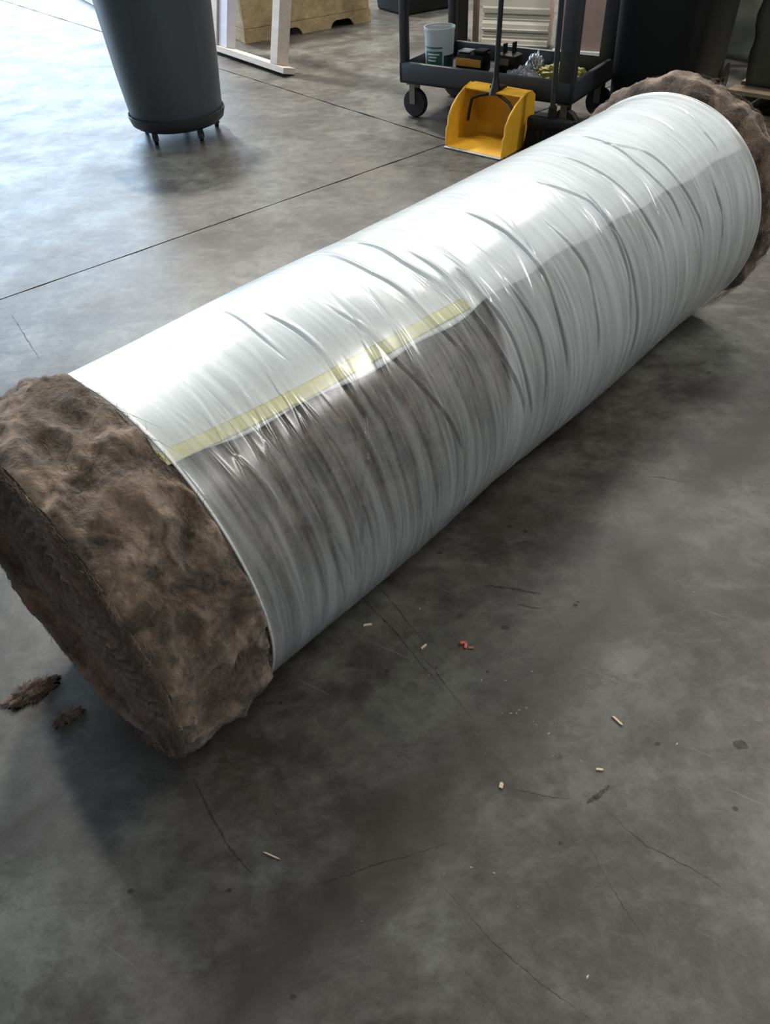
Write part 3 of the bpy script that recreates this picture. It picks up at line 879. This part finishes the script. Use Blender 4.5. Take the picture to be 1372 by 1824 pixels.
# ------------------------------------------------------------------ crate, tote and white frame at the back
ca_ = math.atan2(7.151 - 6.618, 0.116 + 0.847)
cl_ = math.hypot(0.963, 0.533)
cu, cv = Vector((math.cos(ca_), math.sin(ca_), 0)), Vector((-math.sin(ca_), math.cos(ca_), 0))
cr = thing('shipping_crate', 'tan strand-board crate on a notched skid base', 'crate', Vector((-0.847, 6.618, 0)) + cu * cl_ / 2 + cv * 0.4, ca_)
def notched(y0, y1, name):
    x0, x1 = -cl_ / 2, cl_ / 2
    poly = [(x0, 0.0)]
    for c_ in (-0.17, 0.29):
        for a, b in ((-0.105, 0.0), (-0.085, 0.035), (-0.055, 0.05), (0.055, 0.05), (0.085, 0.035), (0.105, 0.0)):
            poly.append((c_ + a, b))
    poly += [(x1, 0.0), (x1, 0.088), (x0, 0.088)]
    mb = MB(); mb.prism(poly, y0, y1, 'y'); return mb.build(name, M['osb'], cr)
notched(-0.405, -0.38, 'skirt_board'); notched(0.38, 0.405, 'skirt_board')
for s in (-1, 1):
    mb = MB(); mb.box((s * (cl_ / 2 - 0.013), 0, 0.045), (0.024, 0.755, 0.086)); mb.build('skirt_board', M['osb'], cr)
for (c_, d) in (((0, -0.39, 0.385), (cl_ - 0.012, 0.02, 0.59)), ((0, 0.39, 0.385), (cl_ - 0.012, 0.02, 0.59)),
                ((-cl_ / 2 + 0.016, 0, 0.385), (0.02, 0.76, 0.59)), ((cl_ / 2 - 0.016, 0, 0.385), (0.02, 0.76, 0.59))):
    mb = MB(); mb.box(c_, d, bev=0.003); mb.build('side_panel', M['osb'], cr)
mb = MB(); mb.box((0, 0, 0.69), (cl_, 0.81, 0.018), bev=0.003); mb.build('lid_panel', M['osb'], cr)
tt_ = thing('tote_box', 'black plastic tote beside the strand-board crate', 'tote', (0.52, 7.58, 0), ca_)
mb = MB(); mb.box((0, 0, 0.2), (0.52, 0.44, 0.40), bev=0.02, taper=1.08); mb.build('tote_body', M['black_plastic'], tt_)
mb = MB(); mb.box((0, 0, 0.41), (0.60, 0.52, 0.03), bev=0.01); mb.build('lid', M['black_plastic'], tt_)

# white wooden frame leaning to the right
FU = Vector((0.48, -0.677, 0)).normalized(); FN = Vector((0.815, 0.58, 0)).normalized()
fa = math.atan2(FU.y, FU.x)
fr_ = thing('wooden_frame', 'pale wooden frame of upright posts leaning behind the grey bin', 'frame', (-1.02, 6.39, 0), fa)
LEAN = R_(13)
def leanbox(name, x, y, z0, z1, wx, wy, mat):
    # local +y is FN; top leans towards +y
    mb = MB()
    L = z1 - z0
    mb.box((x, y, (z0 + z1) / 2), (wx, wy, L), bev=0.003)
    bmesh.ops.rotate(mb.bm, cent=(0, 0, 0.012), matrix=Matrix.Rotation(-LEAN, 3, 'X'), verts=mb.bm.verts)
    return mb.build(name, mat, fr_)
leanbox('bottom_rail', 0.46, 0.0, 0.012, 0.05, 1.02, 0.09, M['cream_wood'])
leanbox('post', 0.01, 0.0, 0.051, 1.55, 0.085, 0.088, M['cream_wood'])
leanbox('post', 0.115, 0.008, 0.051, 1.55, 0.12, 0.072, M['shaded_wood'])
leanbox('post', 0.84, 0.0, 0.051, 1.55, 0.088, 0.088, M['cream_wood'])
leanbox('top_rail', 0.46, 0.0, 1.551, 1.59, 1.02, 0.09, M['cream_wood'])

# dark post behind the cart, cream mouldings, pinkish carton
bp = thing('steel_post', 'black square steel post standing behind the cart', 'post', (0.735, 6.30, 0), 0.1)
mb = MB(); mb.box((0, 0, 1.6), (0.11, 0.11, 3.2), bev=0.008); mb.build('shaft', M['black_metal'], bp)
mb = MB(); mb.box((0, 0, 0.006), (0.15, 0.15, 0.012)); mb.build('base_plate', M['black_metal'], bp)
for sx in (-1, 1):
    for sy in (-1, 1):
        mb = MB(); mb.tube([(sx * 0.064, sy * 0.064, 0.012), (sx * 0.064, sy * 0.064, 0.022)], 0.007, 6); mb.build('bolt', M['hub'], bp)
TA = R_(-26)
tu, tv = Vector((math.cos(TA), math.sin(TA), 0)), Vector((-math.sin(TA), math.cos(TA), 0))
words = ['lowest', 'second lowest', 'middle', 'second highest', 'topmost']
z = 0.001
for i, (h_, off) in enumerate(((0.050, 0.0), (0.038, 0.012), (0.062, 0.0), (0.045, 0.018), (0.13, 0.004))):
    c_ = Vector((0.875, 6.13, 0)) + tu * 0.235 + tv * (0.07 + off)
    prof = [(-0.06, 0), (0.06, 0), (0.06, h_ - 0.001), (-0.045, h_ - 0.001), (-0.052, h_ * 0.78), (-0.06, h_ * 0.72), (-0.06, h_ * 0.3), (-0.066, h_ * 0.22)]
    mb = MB(); mb.prism(prof, -0.235, 0.235, 'x')
    o = mb.build('moulding_board', M['trim'], None, loc=(c_.x, c_.y, z), rz=TA)
    tag(o, 'cream moulding board, %s of the stack behind the cart' % words[i], 'board', 'cream moulding boards stacked behind the cart')
    z += h_
o = MB().box((0, 0, 0.45), (0.03, 0.06, 0.9), bev=0.004).build('brown_board', M['brown_board'], None, loc=(0.848, 6.235, 0), rz=TA)
tag(o, 'narrow brown board on end beside the cream mouldings', 'board')
ct = thing('carton', 'tall pinkish-brown carton standing behind the cart', 'carton', Vector((1.31, 5.83, 0)) + tu * 0.335 + tv * 0.22, TA)
mb = MB(); mb.box((0, 0, 0.41), (0.64, 0.38, 0.80), bev=0.006); mb.build('carton_body', M['pink'], ct)
mb = MB(); mb.box((0, -0.01, 0.006), (0.66, 0.42, 0.010)); mb.build('base_sheet', M['whitepaint'], ct)
for s in (-1, 1):
    mb = MB(); mb.box((0, s * 0.094, 0.813), (0.63, 0.184, 0.005)); mb.build('flap', M['pink'], ct)

# pallet with a tarped load, right edge
PA = R_(-44)
pu, pv = Vector((math.cos(PA), math.sin(PA), 0)), Vector((-math.sin(PA), math.cos(PA), 0))
pc = Vector((1.925, 4.21, 0)) + pu * 0.45 + pv * 0.5
pl = thing('pallet', 'weathered wooden pallet behind the far end of the roll', 'pallet', pc, PA)
for k in range(6):
    y = -0.45 + k * 0.18
    mb = MB(); mb.box((0, y, 0.131), (1.0, 0.11, 0.020), bev=0.002); mb.build('deck_board', M['pallet_wood'], pl)
for k in range(3):
    mb = MB(); mb.box((-0.47 + 0.47 * k, 0, 0.071), (0.04, 1.0, 0.098), bev=0.002); mb.build('stringer', M['pallet_wood'], pl)
for k in range(3):
    mb = MB(); mb.box((0, -0.45 + 0.45 * k, 0.011), (1.0, 0.10, 0.020), bev=0.002); mb.build('bottom_board', M['pallet_wood'], pl)
def tarp_mesh(name, dx, dy, dz, seed):
  bm = bmesh.new(); bmesh.ops.create_cube(bm, size=1.0)
  bmesh.ops.subdivide_edges(bm, edges=bm.edges, cuts=24, use_grid_fill=True)
  for v in bm.verts:
    p = v.co.copy()
    q = Vector((p.x * dx, p.y * dy, (p.z + 0.5) * dz))
    k = 0.03 * noise.fractal(q * 4.0 + Vector((seed, 0, 0)), 0.8, 2, 4)
    n_ = Vector((p.x, p.y, max(0, p.z))).normalized()
    q += n_ * k; q.z = max(0.0, q.z)
    v.co = q
  me = bpy.data.meshes.new(name); bm.to_mesh(me); bm.free(); me.shade_smooth()
  return me
me = tarp_mesh('tarped_load', 0.92, 0.88, 0.66, 0.0)
tl = link('tarped_load', me, M['tarp'], None, pc + pv * 0.04 + Vector((0.0, 0, 0.142)), PA)
tag(tl, 'olive-grey tarped load sitting on the pallet', 'load')

o = link('tarped_stack', tarp_mesh('tarped_stack', 1.15, 0.95, 1.05, 7.0), M['tarp'], None, Vector((2.78, 5.62, 0)), PA)
tag(o, 'large olive tarped stack on the floor behind the black wheeled bin', 'load')

# far left: white board on the floor with a reddish box behind
wa = math.atan2(8.267 - 8.807, -2.326 + 2.615)
o = MB().box((0, 0, 0.032), (1.3, 0.14, 0.06), bev=0.004).build('white_board', M['whitepaint'], None, loc=(-2.42, 8.62, 0), rz=wa)
tag(o, 'white painted board lying on the floor beyond the grey bin', 'board')
rb_ = thing('cardboard_box', 'reddish cardboard box beyond the white board', 'box', (-2.15, 8.98, 0), wa)
MB().box((0, 0, 0.22), (0.7, 0.4, 0.44), bev=0.006).build('box_body', M['redbrown'], rb_)
for s in (-1, 1):
    MB().box((0, s * 0.1, 0.4435), (0.68, 0.19, 0.005)).build('flap', M['redbrown'], rb_)

# ------------------------------------------------------------------ small scraps on the floor
def splinter(x, y, L, wd, a, label):
    me = MB()
    me.prism([(-L / 2, -wd / 2), (L * 0.3, -wd / 2), (L / 2, 0), (L * 0.35, wd / 2), (-L * 0.4, wd / 2)], 0.0005, 0.004, 'z')
    o = me.build('wood_splinter', M['splinter'], None, loc=(x, y, 0), rz=a)
    tag(o, label, 'splinter', 'wood splinters on the floor')
splinter(-0.052, 1.022, 0.020, 0.005, 0.1, 'pale wood splinter just in front of the film-wrapped roll')
splinter(0.180, 0.641, 0.012, 0.007, 1.2, 'stubby tan wood chip on the floor, nearest to the camera')
splinter(0.420, 0.756, 0.026, 0.004, -1.0, 'long thin pale splinter farthest right on the floor')
splinter(0.065, 0.956, 0.017, 0.004, 0.7, 'greyish wood splinter beside the red scrap')
splinter(0.362, 0.660, 0.014, 0.004, -0.2, 'short pale splinter right of the stubby tan chip')
splinter(-0.227, 0.540, 0.034, 0.002, -0.45, 'hair-thin pale splinter in the lower left foreground')
rs = thing('red_scrap', 'crumpled red plastic scrap on the floor before the roll', 'scrap', (0.147, 0.958, 0), 0.4)
MB().box((0, 0, 0.004), (0.016, 0.006, 0.005), Matrix.Rotation(0.5, 3, 'Y'), bev=0.001).build('torn_piece', M['red'], rs)
MB().box((0.002, -0.009, 0.003), (0.012, 0.006, 0.004), Matrix.Rotation(0.9, 3, 'Z'), bev=0.001).build('torn_piece', M['red'], rs)
MB().box((0.010, -0.017, 0.002), (0.012, 0.006, 0.0025), Matrix.Rotation(-0.5, 3, 'Z'), bev=0.0008).build('torn_piece', M['brownlabel'], rs)
g = random.Random(21)
v, f = [], []
SPOTS = [(0.036, 1.054), (0.064, 1.06), (0.069, 0.885), (0.174, 0.866), (0.223, 0.862), (0.211, 0.817), (0.253, 0.797), (0.238, 0.793), (0.204, 0.788), (0.221, 0.787), (0.232, 0.786), (0.261, 0.767), (0.265, 0.759), (0.285, 0.739), (0.283, 0.693), (0.292, 0.692), (0.333, 0.68), (0.438, 0.851), (0.443, 0.829), (0.108, 0.502), (0.145, 0.491), (0.263, 0.333), (0.67, 1.061), (0.761, 1.052), (0.562, 1.145), (0.279, 0.88), (0.517, 0.702)]
for i in range(45):
    if i < len(SPOTS): x, y = SPOTS[i]
    else: x, y = g.uniform(-0.1, 0.8), g.uniform(0.35, 1.2)
    s = g.uniform(0.0010, 0.0024) if i < len(SPOTS) else 0.0008; a = g.uniform(0, 6.28)
    b0 = len(v)
    for k in range(4):
        an = a + k * 1.571
        v.append((x + math.cos(an) * s * (1.6 if k % 2 else 0.7), y + math.sin(an) * s * (1.6 if k % 2 else 0.7), 0.0004))
    v.append((x, y, 0.0004 + s * 0.8))
    f += [(b0, b0 + 1, b0 + 4), (b0 + 1, b0 + 2, b0 + 4), (b0 + 2, b0 + 3, b0 + 4), (b0 + 3, b0, b0 + 4), (b0 + 3, b0 + 2, b0 + 1, b0)]
o = link('crumbs', mesh_from('crumbs', v, f), M['chip'])
tag(o, 'tiny white crumbs scattered on the concrete floor', 'crumbs', kind='stuff')

# dark scuffs and dried drops on the concrete, parts of the floor
def scuff(pts, wd, seed):
    g = random.Random(seed)
    P = []
    for (x0, y0), (x1, y1) in zip(pts[:-1], pts[1:]):
        for k in range(14):
            s_ = k / 14
            P.append(Vector((x0 + (x1 - x0) * s_ + g.gauss(0, 0.0009), y0 + (y1 - y0) * s_ + g.gauss(0, 0.0009), 0)))
    P.append(Vector((*pts[-1], 0)))
    v, f = [], []
    n = len(P)
    for i, p in enumerate(P):
        d = (P[min(i + 1, n - 1)] - P[max(i - 1, 0)]).normalized()
        nn = Vector((-d.y, d.x, 0))
        w_ = 0.75 * wd * (0.25 + 0.75 * math.sin(math.pi * i / (n - 1))) * g.uniform(0.45, 1.25)
        v += [p + nn * w_ + Vector((0, 0, 0.0003)), p - nn * w_ + Vector((0, 0, 0.0003))]
    for i in range(n - 1):
        f.append((2 * i, 2 * i + 1, 2 * i + 3, 2 * i + 2))
    link('scuff_mark', mesh_from('scuff_mark', v, f), M['scuff'], floor)
t = NT('rubber_scuff')
M['scuff'] = t.done(t.n('ShaderNodeMixShader', {0: t.math('MULTIPLY', t.noise(t.coord(), 45, 5, 0.7), 0.85, clamp=True),
    1: t.n('ShaderNodeBsdfTransparent').outputs[0], 2: t.pbsdf(color=(0.018, 0.016, 0.014), rough=0.7)}).outputs[0])
SC = [([(-0.383, 0.692), (-0.346, 0.626), (-0.306, 0.564), (-0.252, 0.505)], 0.0028),
 ([(0.194, 0.637), (0.253, 0.617), (0.303, 0.608)], 0.0014), ([(-0.153, 0.488), (-0.041, 0.518), (0.076, 0.544)], 0.0018),
 ([(0.348, 0.594), (0.406, 0.522), (0.468, 0.482), (0.517, 0.439)], 0.0017), ([(0.059, 0.474), (0.13, 0.386), (0.189, 0.33), (0.253, 0.28)], 0.0017),
 ([(0.308, 0.533), (0.337, 0.441), (0.369, 0.366)], 0.0012), ([(0.213, 1.116), (0.272, 1.103), (0.337, 1.081)], 0.005),
 ([(0.279, 1.057), (0.306, 1.045), (0.336, 1.04)], 0.0032), ([(0.664, 1.455), (0.725, 1.441), (0.784, 1.413)], 0.0024),
 ([(-0.094, 1.145), (-0.009, 1.025), (0.096, 0.847)], 0.0022), ([(0.004, 1.04), (0.097, 0.867), (0.153, 0.768)], 0.0016),
 ([(-1.312, 2.536), (-1.209, 2.367), (-1.115, 2.212)], 0.004), ([(0.325, 0.60), (0.348, 0.612), (0.372, 0.63)], 0.008), ([(-0.068, 1.213), (0.071, 0.959)], 0.0018)]
for i, (pts, wd) in enumerate(SC): scuff(pts, wd, i)
DR = [(0.242, 0.994, 0.009), (0.189, 0.885, 0.004), (-0.23, 0.84, 0.0051), (0.632, 0.693, 0.014), (0.482, 0.705, 0.0061), (-0.46, 0.496, 0.006), (0.264, 0.533, 0.004), (0.301, 1.299, 0.0071), (0.336, 1.28, 0.007), (0.311, 1.324, 0.0051), (-0.181, 0.33, 0.005), (-0.295, 0.488, 0.0051), (0.404, 1.044, 0.006), (0.412, 1.053, 0.004), (-0.015, 0.902, 0.005), (0.086, 0.902, 0.0032), (0.577, 0.575, 0.006)]
for i, (x, y, r) in enumerate(DR):
    g = random.Random(i)
    v = [(x + math.cos(a * 0.3927) * r * g.uniform(0.7, 1.15), y + math.sin(a * 0.3927) * r * g.uniform(0.55, 0.95), 0.0003) for a in range(16)]
    link('dried_drop', mesh_from('dried_drop', v, [tuple(range(16))]), M['scuff'], floor)
